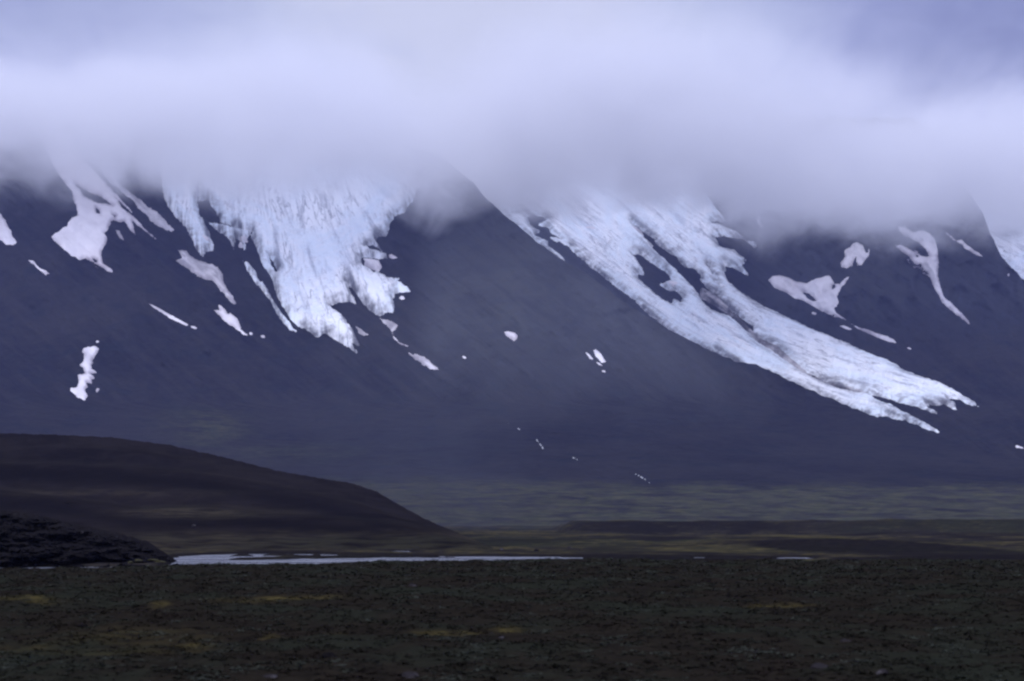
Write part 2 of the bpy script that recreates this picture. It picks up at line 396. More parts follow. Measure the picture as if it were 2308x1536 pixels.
def moss_A(X, Y):
    m = sstep(1080, 1112, Y - 9 * fbm(X / 90, Y / 30, 4, 8) + 14 * sstep(1500, 1000, X)) * (0.7 + 0.4 * sstep(1000, 1500, X))
    m = np.maximum(m, 0.9 * np.exp(-(((X - 465) / 90) ** 2 + ((Y - 965) / 42) ** 2)))
    m = np.maximum(m, 0.5 * np.exp(-(((X - 620) / 200) ** 2 + ((Y - 1020) / 22) ** 2)))
    m = np.maximum(m, 0.25 * np.exp(-(((X - 1100) / 160) ** 2 + ((Y - 640) / 200) ** 2)))
    return np.clip(m, 0, 1)
moss_B = lambda X, Y: np.clip(0.25 * np.exp(-(((X - 1960) / 90) ** 2 + ((Y - 660) / 90) ** 2)) + sstep(1085, 1115, Y), 0, 1)
tag(terrain('mountain', DA, SIL_A, -400, 2724, moss_A, flow_A, 3.0), 'dark scree mountain front with the long ridge running down to the right', 'mountain', kind='structure')
tag(terrain('mountain', DB, SIL_B, 940, 2724, moss_B, flow_rot(math.radians(35)), 7.0), 'mountain behind the long ridge, with the valley glacier in front of it', 'mountain', kind='structure')
tag(terrain('mountain', DC, [(-400, 300), (2724, 300)], 2060, 2724, lambda X, Y: 0 * X, flow_rot(0.5), 2.0, 1000), 'farthest slope under ice at the right edge of the view', 'mountain', kind='structure')

# ------------------------------------------------------------------ snow and ice, laid on the slopes with real thickness
def z1(p): return [(x / 2.56, 350 + y / 2.56) for x, y in p]
def z2(p): return [(350 + x / 3.4138, 400 + y / 3.4138) for x, y in p]
def z3(p): return [(1000 + x / 3.2971, 400 + y / 3.2971) for x, y in p]
def z4(p): return [(1600 + x / 2.6949, 450 + y / 2.6949) for x, y in p]
def blob(cx, cy, rx, ry, a=0.5, k=9):
    r_ = random.Random(int(cx * 31 + cy)); out = []
    for i in range(k):
        t = 2 * PI * i / k; q = r_.uniform(0.75, 1.2)
        x, y = rx * q * math.cos(t), ry * q * math.sin(t)
        out.append((cx + x * math.cos(a) - y * math.sin(a), cy + x * math.sin(a) + y * math.cos(a)))
    return out
def snow(name, R, polys, holes=(), T=4.0, rough=3.0, step=2.0, ang=38, flow=None, material=None, soft=6.0, parent=None, seed=0, streak=0.0, ymin=338, erode=0.0):
    pts = np.concatenate([np.asarray(p, float) for p in polys])
    m = 3 * step + 4
    xs = np.arange(pts[:, 0].min() - m, pts[:, 0].max() + m, step); ys = np.arange(pts[:, 1].min() - m, pts[:, 1].max() + m, step)
    ys = ys[ys >= ymin]
    X, Y = np.meshgrid(xs, ys)
    s = np.full(X.shape, -1e9)
    for p in polys: s = np.maximum(s, sdf(p, X, Y))
    for h in holes: s = np.minimum(s, erode - sdf(h, X, Y))
    u, v = rot(math.radians(ang), X, Y)
    s = s + rough * (0.55 * fbm(u / 30, v / 14, 4, 100 + seed, 0.65) + 0.5 * fbm(u / 10, v / 4.5, 3, 140 + seed, 0.6))
    if streak: s = s - streak * np.clip(fbm(u / 120, v / 11, 4, 170 + seed) - 0.15, 0, 9) * np.exp(-np.clip(s, 0, 99) / 28)
    h = T * np.tanh(s / soft) + np.clip(s / 6, 0, 1) * 0.5 * fbm(u / 12, v / 7, 3, 260 + seed)
    if material is M_ICE:
        h = h + np.clip(s / 20, 0, 1) * (1.0 * fbm(u / 40, v / 14, 4, 200 + seed) + 1.2 * fbm(u / 8, v / 14, 3, 230 + seed))
        h = np.where(s > 2, np.maximum(h, 0.8), h)
    P = place(X, Y, sample(R, X, Y)) + h[..., None] * np.array([0, -0.5, 0.866])
    fl = flow(X, Y) if flow else np.stack([u / 100, v / 100, 0 * X], -1)
    fl[..., 2] = np.clip(s / 22, -1, 3)
    k = np.maximum(np.maximum(s[1:, 1:], s[1:, :-1]), np.maximum(s[:-1, 1:], s[:-1, :-1])) > -3.0 - step
    return link(name, P, grid_faces(*X.shape, k), material or M_SNOW, parent, attrs={'flow': fl})

# --- the broad hanging glacier left of the central ridge
G1_body = z2([(330, -330), (330, 200), (400, 170), (480, 290), (500, 350), (600, 385), (700, 410), (745, 430), (740, 470), (765, 515), (790, 580), (830, 680), (870, 740), (905, 800),
    (920, 870), (950, 950), (990, 1010), (1040, 1090), (1090, 1150), (1140, 1165), (1190, 1195), (1230, 1230), (1270, 1222), (1290, 1200), (1330, 1215), (1400, 1260), (1450, 1290),
    (1500, 1320), (1540, 1352), (1558, 1348), (1530, 1310), (1495, 1272), (1540, 1288), (1580, 1312), (1570, 1280), (1550, 1240), (1510, 1160), (1460, 1090), (1430, 1060),
    (1390, 1040), (1345, 995), (1370, 980), (1430, 965), (1490, 960), (1555, 985), (1530, 930), (1500, 880), (1480, 815), (1520, 860), (1560, 920), (1610, 980), (1680, 1050),
    (1730, 1070), (1780, 1045), (1830, 1040), (1840, 1000), (1830, 940), (1850, 900), (1890, 882), (1940, 892), (1965, 882), (1940, 850), (1900, 818), (1850, 805), (1880, 780), (1800, 780),
    (1740, 750), (1690, 715), (1630, 690), (1590, 640), (1580, 612), (1640, 620), (1720, 630), (1780, 625), (1790, 605), (1750, 570), (1730, 530), (1700, 500), (1710, 470), (1740, 450), (1780, 455), (1800, 400),
    (1810, 350), (1840, 310), (1870, 290), (1920, 270), (1950, 220), (1990, 180), (2010, 100), (2010, -100), (1950, -300)])
G1_tongue = z2([(60, -330), (40, 0), (60, 150), (110, 245), (180, 330), (225, 370), (270, 450), (300, 520), (335, 580), (372, 622), (392, 580), (440, 562), (452, 530), (430, 470), (402, 400), (390, 360), (345, 290), (330, 200), (340, -330)])
G1_shred = z2([(405, 352), (500, 365), (600, 390), (740, 425), (700, 490), (690, 560), (665, 600), (640, 570), (620, 500), (600, 560), (560, 530), (530, 450)])
G1_strip = z2([(675, 645), (720, 662), (760, 722), (800, 790), (850, 852), (900, 930), (950, 1010), (1000, 1082), (1040, 1130), (1085, 1185), (1045, 1180), (990, 1130), (950, 1070), (900, 980), (850, 910), (800, 850), (740, 770), (700, 712)])
G1_holes = [z2([(340, 185), (400, 180), (470, 270), (490, 335), (405, 345), (392, 350), (360, 300)]), z2([(1585, 620), (1610, 640), (1640, 690), (1700, 720), (1690, 740), (1640, 710), (1590, 670)]),
    z2([(1675, 520), (1720, 545), (1745, 590), (1690, 570), (1610, 540)]), z2([(880, 620), (905, 650), (940, 720), (930, 735), (895, 680)]), z2([(690, 500), (730, 505), (740, 560), (700, 550)]), z2([(495, 435), (560, 465), (605, 545), (575, 565), (530, 525)]), z2([(618, 470), (655, 490), (690, 590), (650, 600), (608, 540)]), z2([(700, 530), (745, 560), (770, 640), (735, 640)])]
def flow_G1(X, Y):
    ox, oy = 480, -250; dx, dy = X - ox, Y - oy
    th = np.arctan2(dx, dy); r_ = np.hypot(dx, dy)
    return np.stack([r_ / 100, th * 5.5, 0 * X], -1)
def root(name, px, py, R):
    o = bpy.data.objects.new(name, None); C.objects.link(o)
    o.empty_display_size = 50
    return o
g1 = root('glacier', 800, 780, DA)
snow('ice_field', DA, [G1_body, G1_shred], G1_holes, 14, 3.0, 2.0, 62, flow_G1, M_ICE, 7, streak=3, seed=1, parent=g1)
snow('side_tongue', DA, [G1_tongue], G1_holes[:1], 12, 4.0, 2.0, 62, flow_G1, M_ICE, 7, streak=4, seed=1, parent=g1)
snow('side_tongue', DA, [G1_strip], (), 12, 4.0, 2.0, 62, flow_G1, M_ICE, 7, streak=3, seed=4, parent=g1)
tag(g1, 'broad hanging glacier spilling out of the mist left of the central dark ridge', 'glacier')
for k, (x, y, rx, ry, a) in enumerate([(778, 665, 9, 5.5, 1.0), (550, 543, 9, 7, 0.3), (543, 555, 6, 4.5, 0.4), (486, 505, 0.1, 0.1, 0), (625, 517, 8, 5, 0.5), (838, 600, 20, 9, 0.5), (462, 545, 14, 10, 0.6)]):
    if rx > 1: snow('snow_spot', DA, [blob(x, y, rx, ry, a)], T=14, rough=1.5, step=1.5, ang=60, parent=g1, seed=300 + k, soft=4)
# --- the long valley glacier behind the ridge
G2_upper = z3([(-120, -380), (150, 0), (240, 60), (330, 190), (430, 280), (520, 360), (600, 430), (640, 455), (700, 510), (800, 590), (900, 650), (900, 560), (800, 470), (860, 480), (935, 525), (1010, 600), (1060, 650), (1150, 715),
    (1250, 790), (1340, 860), (1420, 915), (1500, 1010), (1700, 1160), (2000, 1330), (2200, 1420), (2308, 1450)]) + z4([(30, 940), (170, 1010), (250, 1020), (400, 1085), (600, 1185), (800, 1275), (870, 1300), (980, 1320),
    (1080, 1320), (1250, 1370), (1330, 1400), (1412, 1424), (1300, 1362), (1200, 1302), (1100, 1252), (1000, 1212), (985, 1192), (1080, 1212), (1160, 1238), (1260, 1262), (1380, 1305), (1375, 1290), (1300, 1255), (1420, 1250), (1500, 1285), (1490, 1240), (1440, 1215),
    (1520, 1215), (1560, 1245), (1640, 1262), (1600, 1228), (1530, 1190), (1470, 1150), (1400, 1112), (1330, 1092), (1225, 1060), (1180, 1040), (1080, 980), (950, 930), (820, 870), (700, 820), (600, 780), (500, 730),
    (420, 690), (330, 655), (250, 600), (170, 552), (110, 500), (80, 440), (130, 410), (200, 450), (238, 470), (200, 400), (220, 370), (150, 310), (60, 285), (30, 230), (90, 225), (150, 232), (195, 240), (270, 292), (285, 280), (270, 262), (225, 250), (205, 225), (150, 190), (60, 150), (10, 140)]) + z3([(2100, 330), (2000, 200), (1900, 0), (1800, -380)])
G2_holes = [
    z3([(430, 260), (500, 250), (570, 250), (650, 232), (690, 242), (640, 264), (560, 276), (480, 273)]),
    z3([(605, 290), (650, 275), (740, 290), (790, 320), (715, 352), (790, 370), (800, 405), (850, 440), (890, 470), (800, 452), (860, 490), (950, 530), (1050, 610), (1120, 690), (1040, 690), (960, 650), (900, 620), (830, 560), (775, 515), (770, 480), (700, 455), (640, 440), (700, 408), (660, 380), (630, 340)]),
    z3([(1410, 575), (1470, 575), (1540, 620), (1600, 668), (1650, 690), (1690, 740), (1705, 772), (1655, 785), (1612, 800), (1660, 832), (1740, 852), (1785, 900), (1765, 945), (1715, 912), (1700, 955), (1640, 930), (1560, 872), (1480, 800), (1440, 752), (1425, 705), (1475, 722), (1480, 700), (1442, 640)]),
    z3([(1400, 335), (1440, 380), (1490, 405), (1560, 452), (1595, 500), (1680, 552), (1745, 585), (1770, 642), (1800, 665), (1860, 665), (1890, 700), (1925, 775), (1990, 850), (2040, 865), (2060, 905), (2120, 960), (2210, 1035), (2308, 1105), (2308, 1185), (2200, 1105), (2130, 1035), (2050, 1020), (1980, 990), (1920, 925), (1850, 830), (1770, 750), (1690, 672), (1610, 590), (1550, 520), (1500, 468), (1440, 405), (1400, 350)]),
    z4([(-60, 540), (0, 565), (50, 590), (130, 680), (220, 765), (310, 852), (420, 905), (500, 982), (600, 1052), (700, 1112), (830, 1150), (905, 1162), (985, 1192), (880, 1180), (790, 1158), (690, 1120), (560, 1058), (450, 985), (380, 930), (300, 880), (200, 790), (100, 700), (0, 640), (-60, 600)]),
    z3([(1960, 660), (2000, 690), (2040, 760), (2070, 830), (2030, 790), (1985, 720)]), z3([(2080, 640), (2120, 660), (2170, 700), (2250, 745), (2190, 740), (2308, 870), (2308, 905), (2200, 840), (2130, 770), (2095, 700)]),
    z4([(45, 222), (110, 232), (185, 262), (195, 300), (150, 285), (90, 260)]), z4([(905, 1168), (985, 1190), (1080, 1214), (1180, 1244), (1260, 1268), (1380, 1310), (1250, 1300), (1120, 1262), (1010, 1215)])]
CL2 = np.array([(1080, 300), (1160, 400), (1290, 500), (1430, 615), (1560, 715), (1700, 800), (1860, 865), (2050, 920), (2260, 985)], float)
def flow_G2(X, Y):
    best = np.full(X.shape, 1e18); U = np.zeros(X.shape); V = np.zeros(X.shape); acc = 0.0
    for (ax, ay), (bx, by) in zip(CL2[:-1], CL2[1:]):
        ex, ey = bx - ax, by - ay; L = math.hypot(ex, ey)
        t = np.clip(((X - ax) * ex + (Y - ay) * ey) / L / L, 0, 1); qx, qy = X - ax - t * ex, Y - ay - t * ey
        d = qx * qx + qy * qy; c = d < best
        best = np.where(c, d, best); U = np.where(c, acc + t * L, U)
        V = np.where(c, np.sqrt(d) * np.sign(ex * (Y - ay) - ey * (X - ax)), V); acc += L
    return np.stack([U / 100, V / 100, 0 * X], -1)
g2 = root('glacier', 2110, 975, DB)
snow('ice_field', DB, [G2_upper], G2_holes, 11, 3.0, 2.0, 34, flow_G2, M_ICE, 7, streak=6, seed=2, erode=3.0, parent=g2)
for k, h in enumerate((G2_holes[4], z4([(60, 560), (150, 640), (280, 720), (420, 800), (560, 900), (700, 1000), (820, 1070), (690, 1010), (540, 915), (400, 818), (260, 738), (130, 655)]), z4([(-150, 800), (0, 860), (200, 950), (420, 1050), (640, 1150), (820, 1215), (620, 1150), (400, 1058), (190, 962), (0, 876)]))):
    snow('debris_band', DB, [h], (), 13, 2.5, 1.6, 34, flow_G2, M_MORAINE, 5, streak=5, seed=60 + k, parent=g2)
tag(g2, 'long glacier tongue sweeping down to the right behind the central ridge', 'glacier')
for k, p in enumerate([z4([(1222, 1078), (1260, 1085), (1310, 1105), (1340, 1125), (1300, 1122), (1240, 1098)]), z3([(1620, 800), (1690, 778), (1740, 785), (1770, 820), (1735, 842), (1680, 832)]),
                       z3([(2070, 750), (2110, 780), (2160, 825), (2190, 850), (2140, 835), (2090, 795)]), z3([(1010, 380), (1100, 370), (1180, 400), (1110, 430), (1020, 415)]), z3([(1240, 330), (1340, 350), (1440, 385), (1490, 435), (1400, 400), (1280, 365)])]):
    snow('snow_spot', DB, [p], T=12, rough=1.5, step=1.5, ang=34, parent=g2, seed=330 + k, soft=4)
g3 = snow('glacier', DC, [[(2120, 330), (2160, 480), (2190, 600), (2240, 700), (2420, 760), (2600, 760), (2700, 640), (2700, 330)]], [z4([(1760, 218), (1810, 212), (1850, 222), (1800, 228)])], 10, 3.0, 2.5, 25, lambda X, Y: flow_rot(0.45)(X, Y), M_ICE, 7, seed=3)
tag(g3, 'crevassed ice beyond the last dark ridge at the right edge of the photo', 'glacier')

def patch(R, polys, label, holes=(), T=4.0, rough=2.6, step=1.6, ang=38, seed=0, cat='snow patch', group='snow patches left on the mountain slopes', soft=3.5, **kw):
    return tag(snow('snow_patch', R, polys, holes, T * 0.6, rough, step, ang, soft=soft, seed=seed, **kw), label, cat, group)
patch(DA, [z1([(150, -220), (250, -60), (330, 100), (380, 170), (420, 210), (425, 250), (440, 300), (450, 345), (410, 365), (385, 410), (350, 430), (330, 450), (298, 468), (310, 490), (340, 520), (400, 570), (460, 605), (490, 595), (540, 620), (600, 655), (655, 682),
    (650, 668), (590, 622), (585, 560), (600, 530), (622, 490), (605, 450), (625, 420), (640, 378), (690, 388), (720, 385), (750, 430), (780, 460), (765, 380), (800, 410), (870, 465), (905, 485), (830, 420), (790, 372), (740, 300), (680, 235), (600, 150), (480, 20), (400, -90), (320, -220)])],
    'large pinkish snowfield on the upper left slope below the mist', [z1([(430, 165), (500, 205), (580, 240), (650, 292), (560, 270), (490, 240)]), z1([(552, 305), (575, 318), (582, 345), (560, 335)]), z1([(668, 245), (720, 295), (790, 355), (828, 392), (770, 355), (710, 308)]), z1([(645, 340), (670, 350), (665, 362)]), z1([(535, 600), (560, 603), (565, 620), (545, 615)])], 6, 3.0, 2.0, 50, 10, soft=5, ymin=272)
patch(DA, [z1([(600, 60), (700, 180), (800, 250), (900, 330), (1000, 430), (985, 445), (930, 420), (870, 380), (840, 340), (760, 260), (650, 170), (560, 60)])], 'thin misty snow streak above and right of the large pinkish snowfield', (), 4, 5, 2, 45, 11, material=M_DIRTY)
patch(DA, [z1([(-300, 250), (-100, 290), (0, 340), (30, 380), (60, 430), (70, 470), (100, 502), (75, 520), (30, 512), (0, 490), (-150, 420), (-300, 400)])], 'pale snow wedge cut by the left edge of the photo', (), 5, 2.5, 1.8, 40, 12)
patch(DA, [z1([(165, 608), (190, 610), (215, 638), (240, 658), (270, 666), (290, 685), (265, 690), (235, 668), (210, 648)])], 'short beaded line of snow under the wedge at the left edge', (), 3, 2.4, 1.2, 40, 13, soft=2.5)
patch(DA, [z1([(480, 1115), (510, 1105), (540, 1100), (570, 1115), (565, 1135), (545, 1160), (530, 1190), (540, 1200), (525, 1210), (530, 1235), (555, 1255), (520, 1260), (560, 1295), (525, 1290), (532, 1322), (500, 1310), (505, 1340), (492, 1350), (505, 1390), (488, 1416),
    (450, 1400), (410, 1362), (405, 1343), (440, 1346), (455, 1300), (450, 1270), (490, 1260), (480, 1230), (460, 1215), (480, 1190), (485, 1150), (470, 1135)])], 'tall jagged white snow patch low on the left slope above the dark hill', (), 4, 2.6, 1.4, 35, 14, soft=3)
patch(DA, [blob(219.5, 770, 4, 3, 0.3)], 'tiny snow fleck just above the tall jagged snow patch', (), 3, 1.0, 1.0, 30, 15, soft=2)
patch(DA, [blob(220, 880, 3.2, 6, 0.5)], 'tiny snow fleck right of the foot of the tall jagged snow patch', (), 3, 1.0, 1.0, 30, 16, soft=2)
patch(DA, [z1([(660, 425), (690, 438), (718, 492), (690, 478)])], 'small grey snow sliver in the dark hollow beside the large pinkish snowfield', (), 3, 2, 1.3, 55, 17, material=M_DIRTY)
patch(DA, [z1([(848, 848), (880, 865), (930, 890), (1000, 930), (1090, 980), (1075, 985), (990, 946), (930, 906), (870, 868)])], 'long thin white snow line slanting down the left slope', (), 3, 1.2, 1.2, 30, 18, soft=2.2)
patch(DA, [z1([(1098, 986), (1120, 988), (1140, 998), (1125, 1004), (1105, 996)])], 'small snow fleck at the lower end of the long thin snow line', (), 3, 0.8, 1.0, 30, 19, soft=2)
patch(DA, [z2([(170, 560), (240, 570), (262, 600), (330, 640), (430, 668), (482, 690), (512, 740), (532, 820), (580, 890), (622, 972), (600, 980), (545, 925), (480, 840), (430, 795), (345, 772), (290, 730), (220, 690), (155, 642), (210, 622), (190, 590)])], 'grey-pink dirty snow patch left of the broad glacier, below its narrow tongue', (), 5, 3.2, 1.6, 45, 20, material=M_DIRTY)
patch(DA, [z2([(488, 985), (520, 1000), (565, 1050), (575, 1040), (625, 1085), (650, 1140), (660, 1170), (722, 1222), (680, 1215), (630, 1172), (560, 1130), (510, 1080), (450, 1020), (495, 1025)])], 'bright ragged snow patch below the grey-pink dirty one', (), 4, 2.4, 1.4, 42, 21, soft=3)
patch(DA, [blob(565.5, 752.5, 4, 3.4, 0.5)], 'small snow dot nearest the tip of the bright ragged patch', (), 3, .8, 1.0, 30, 22, soft=2)
patch(DA, [blob(593, 759.5, 5.5, 3.2, 0.2)], 'small snow dot below the left edge of the broad glacier', (), 3, .8, 1.0, 30, 23, soft=2)
patch(DA, [z2([(1600, 625), (1650, 630), (1720, 640), (1745, 690), (1715, 732), (1680, 715), (1640, 690)])], 'bright snow lobe in the notch at the right edge of the broad glacier', (), 9, 1.6, 1.4, 45, 24)
patch(DA, [z2([(1795, 595), (1820, 588), (1868, 622), (1830, 628), (1800, 620)])], 'small snow fleck on dark scree right of the broad glacier', (), 4, 1.2, 1.1, 20, 25, soft=2.5)
patch(DA, [blob(906, 672, 6.5, 4, 0.3)], 'small snow fleck under the right-hand lobe of the broad glacier', (), 4, 1.0, 1.1, 20, 26, soft=2.5)
patch(DA, [z2([(1728, 1088), (1790, 1105), (1872, 1130), (1850, 1170), (1822, 1187), (1780, 1140)])], 'grey dirty ice remnant under the right side of the broad glacier', (), 4, 3.5, 1.4, 40, 27, material=M_DIRTY)
patch(DA, [z2([(1545, 1148), (1590, 1170), (1642, 1215), (1602, 1222), (1562, 1192)])], 'thin ice strip right of the lowest tip of the broad glacier', (), 4, 3, 1.3, 45, 28, material=M_DIRTY)
patch(DA, [z2([(1820, 1185), (1835, 1220), (1880, 1270), (1945, 1300), (1880, 1285), (1830, 1230)])], 'thin curved snow thread leading down from the dirty ice remnant', (), 3, 1.6, 1.1, 40, 29, soft=2)
patch(DA, [z2([(1955, 1355), (2010, 1362), (2065, 1385), (2130, 1440), (2192, 1482), (2130, 1476), (2040, 1432), (1990, 1402)])], 'faint grey dirty ice patch lowest below the broad glacier', (), 3, 4.5, 1.4, 38, 30, material=M_DIRTY)
patch(DA, [z3([(450, 1150), (480, 1145), (530, 1155), (549, 1180), (545, 1200), (525, 1219), (490, 1195), (465, 1175)])], 'lone rounded snow patch in the middle of the central dark slope', (), 4, 1.2, 1.2, 30, 31, soft=2.6)
patch(DA, [z3([(1110, 1285), (1130, 1280), (1165, 1310), (1180, 1330), (1190, 1350), (1212, 1375), (1175, 1380), (1150, 1350), (1130, 1330)])], 'larger piece of the broken snow patch right of the lone rounded one', (), 4, 1.4, 1.2, 45, 32, soft=2.6)
patch(DA, [z3([(1058, 1303), (1085, 1318), (1112, 1357), (1085, 1347)])], 'narrow snow sliver left of the larger broken piece', (), 3, 1, 1.0, 45, 33, soft=2)
patch(DA, [z3([(1135, 1373), (1160, 1380), (1188, 1405), (1155, 1397)])], 'small snow sliver under the larger broken piece', (), 3, 1, 1.0, 35, 34, soft=2)
patch(DA, [blob(1361, 837.5, 4.5, 2, 0.3)], 'faintest snow dot below the broken snow pieces', (), 2.5, .6, 1.0, 30, 35, soft=2)
patch(DA, [blob(1046.5, 805.5, 5, 2.6, 0.5)], 'faint snow dot left of and below the lone rounded patch', (), 2.5, .6, 1.0, 30, 36, soft=2)
patch(DB, [z4([(355, 490), (380, 465), (420, 460), (480, 475), (530, 500), (580, 510), (640, 485), (700, 465), (725, 462), (745, 490), (757, 512), (790, 512), (820, 480), (846, 468), (830, 500), (800, 530), (785, 560), (770, 590), (782, 620), (770, 650), (750, 655), (770, 690), (828, 732), (760, 712), (680, 682), (620, 642), (560, 612), (520, 602), (450, 562), (390, 532)])],
    'wide whale-shaped snow patch above the long glacier tongue', [z4([(562, 562), (600, 570), (652, 617), (620, 617), (590, 597)]), blob(1878, 647, 3.5, 5, 0.3)], 6, 2.0, 1.6, 40, 40, soft=4)
patch(DB, [z4([(795, 380), (820, 350), (820, 310), (850, 290), (870, 265), (895, 260), (930, 280), (945, 320), (960, 320), (968, 288), (970, 340), (940, 370), (920, 405), (895, 392), (886, 345), (870, 380), (865, 405), (830, 420), (800, 410)])], 'fan-shaped snow patch above the whale-shaped one', (), 5, 2.2, 1.5, 100, 41, soft=3.5)
patch(DB, [z4([(1140, 160), (1180, 165), (1230, 200), (1290, 190), (1340, 210), (1365, 240), (1380, 300), (1390, 380), (1385, 470), (1402, 530), (1422, 590), (1480, 640), (1530, 690), (1570, 738), (1576, 757), (1530, 722), (1470, 680), (1410, 622), (1378, 560), (1355, 520), (1340, 480), (1290, 430), (1240, 390), (1220, 360), (1200, 340), (1160, 310), (1133, 283), (1160, 275), (1200, 295), (1250, 320), (1290, 345), (1335, 345), (1310, 300), (1270, 265), (1230, 240), (1180, 220), (1150, 190)])],
    'forked snow gully with a long tail on the far right slope', [blob(2067, 577, 3.5, 2.5, 0.3)], 6, 2.2, 1.6, 55, 42, soft=4)
patch(DB, [z4([(1428, 198), (1470, 227), (1500, 250), (1530, 248), (1580, 288), (1620, 320), (1664, 352), (1610, 332), (1560, 302), (1530, 272), (1480, 247)])], 'slim misty snow streak right of the forked snow gully', (), 4, 2.2, 1.4, 40, 43, soft=3)
patch(DB, [z4([(860, 755), (900, 776), (960, 792), (1020, 816), (1080, 832), (1115, 848), (1137, 877), (1080, 864), (1020, 838), (960, 812), (900, 786)])], 'thin white snow streak below the whale-shaped patch', (), 3, 1.6, 1.2, 22, 44, soft=2.2)
patch(DB, [blob(1834, 707, 5.5, 3.2, 0.2)], 'small snow dot under the left belly of the whale-shaped patch', (), 3, .8, 1.0, 20, 45, soft=2)
patch(DB, [z4([(792, 768), (815, 766), (868, 788), (850, 794), (810, 780)])], 'small thin snow sliver left of the thin white streak', (), 3, .8, 1.0, 20, 46, soft=2)
patch(DB, [blob(2049.5, 785.5, 4.5, 2, 0.3)], 'tiny snow dot right of the thin white streak', (), 3, .6, 1.0, 20, 47, soft=2)
patch(DB, [blob(2273, 620, 2.6, 4, 0.2)], 'tiny snow dot beside the last dark ridge at right', (), 3, .6, 1.0, 20, 48, soft=2)
patch(DB, [z4([(285, 110), (305, 100), (305, 140), (325, 172), (305, 165), (290, 140)])], 'tiny hooked snow patch in the mist above the long glacier tongue', (), 3, 1.2, 1.1, 70, 49, soft=2.4)
patch(DB, [blob(2296, 1008, 11, 2.4, 0.25)], 'small white snow bits on the low slope at the right edge', (), 3, 2.4, 1.0, 20, 50, soft=2)

# meltwater stream: one continuous ribbon, here a thread and there a white fall
def stream(pts, label):
    p = np.asarray(pts, float); seg = np.concatenate([[0], np.cumsum(np.hypot(np.diff(p[:, 0]), np.diff(p[:, 1])))])
    s = np.arange(0, seg[-1], 1.5); x = np.interp(s, seg, p[:, 0]); y = np.interp(s, seg, p[:, 1]); w = np.interp(s, seg, p[:, 2])
    w = 0.75 * np.maximum(w - 0.55, 0.06) * np.clip(0.6 + 1.3 * fbm(s / 7, s * 0 + 2, 3, 77), 0.08, 2)
    x = x + 2.0 * fbm(s / 22, s * 0 + 9, 3, 78)
    lift = np.clip((w - 0.25) / 0.4, 0, 1) * 4.0 - 2.4
    V = []
    for k in (-1, 0, 1):
        V.append(place(x + k * w, y - k * w * 0.3, sample(DA, x + k * w, y - k * w * 0.3)) + (np.array([0, -0.5, 0.9])[None] * (lift if k == 0 else lift * 0.4 - 0.5)[:, None]))
    V = np.stack(V, 0)
    return tag(link('mountain_stream', V, grid_faces(3, len(s)), M_WW), label, 'stream')
stream([(920, 872, .3), (960, 890, .5), (1000, 905, .2), (1065, 925, .8), (1090, 938, .5), (1130, 948, .9), (1158, 960, 1.0), (1170, 968, 1.6), (1185, 975, .9), (1205, 984, 1.0), (1214, 998, 2.0), (1222, 1008, 2.2), (1226, 1018, 1.2), (1260, 1026, .2), (1296, 1034, 1.8), (1310, 1042, 1.2), (1350, 1055, .2), (1420, 1066, .3), (1434, 1070, 1.7), (1458, 1084, 1.8), (1470, 1095, .4), (1562, 1118, .5), (1578, 1128, 1.0), (1590, 1136, .3)],
       'thin white meltwater stream zigzagging down the middle of the lower slope')

# ------------------------------------------------------------------ dark hill on the left
SIL_H = [(-420, 992), (-200, 980), (0, 977), (120, 980), (250, 986), (380, 1003), (500, 1030), (620, 1060), (700, 1075), (800, 1091), (850, 1109), (900, 1138), (950, 1166), (990, 1184), (1020, 1196), (1060, 1214), (1120, 1238)]
FOLDS = [([(-420, 1060), (0, 1045), (150, 1047), (300, 1054), (430, 1064), (560, 1085), (700, 1112), (820, 1140), (900, 1170), (1120, 1230)], 55, 5),
         ([(-420, 1110), (0, 1104), (130, 1120), (230, 1137), (300, 1149), (380, 1146), (500, 1143), (620, 1156), (780, 1170), (900, 1182), (1120, 1226)], 70, 4),
         ([(-420, 1020), (0, 1012), (150, 1008), (300, 1014), (450, 1042), (600, 1075), (760, 1105), (900, 1150), (1120, 1226)], 22, 7)]
hx = np.arange(-420, 1121, 3.5); top = pl(SIL_H, hx) + 1.5 * fbm(hx / 22, hx * 0, 5, 5, 0.6)
t = np.linspace(0, 1, 190)[:, None]; bot = 1242.0
HX = np.broadcast_to(hx[None], (190, len(hx))); HY = top[None] + (bot - top)[None] * t
HD = 640 + 220 * (1 - sstep(980, 1240, HY)) - 190 * sstep(1140, 1245, HY) + 0 * HX
crest = 40 * np.exp(-(HY - top[None]) / 7.0)
HD = HD + crest
fold_shade = np.zeros(HX.shape); crest_light = np.zeros(HX.shape)
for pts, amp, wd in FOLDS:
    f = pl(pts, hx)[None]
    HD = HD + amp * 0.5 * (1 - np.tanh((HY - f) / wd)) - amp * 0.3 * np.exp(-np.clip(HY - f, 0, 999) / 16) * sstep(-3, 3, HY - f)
    fold_shade = np.maximum(fold_shade, np.exp(-((HY - f - 26) / 17) ** 2) * min(1.0, amp / 50))  # shade below each fold, painted into the colour
    crest_light = np.maximum(crest_light, np.exp(-((HY - f + 3) / 5.0) ** 2) * min(1.0, amp / 50))  # top light along each fold crest, painted into the colour
HD = HD + fbm(HX / 190, HY / 60, 3, 7) * 12 + fbm(HX / 60, HY / 24, 2, 9) * 0.8
hm = 0.16 * crest_light + 0.95 * np.exp(-(((HX - 400) / 95) ** 2 + ((HY - 1153) / 8) ** 2)) + 0.7 * np.exp(-(((HX - 470) / 160) ** 2 + ((HY - 1160) / 10) ** 2))  # tan moss patches plus the painted crest light
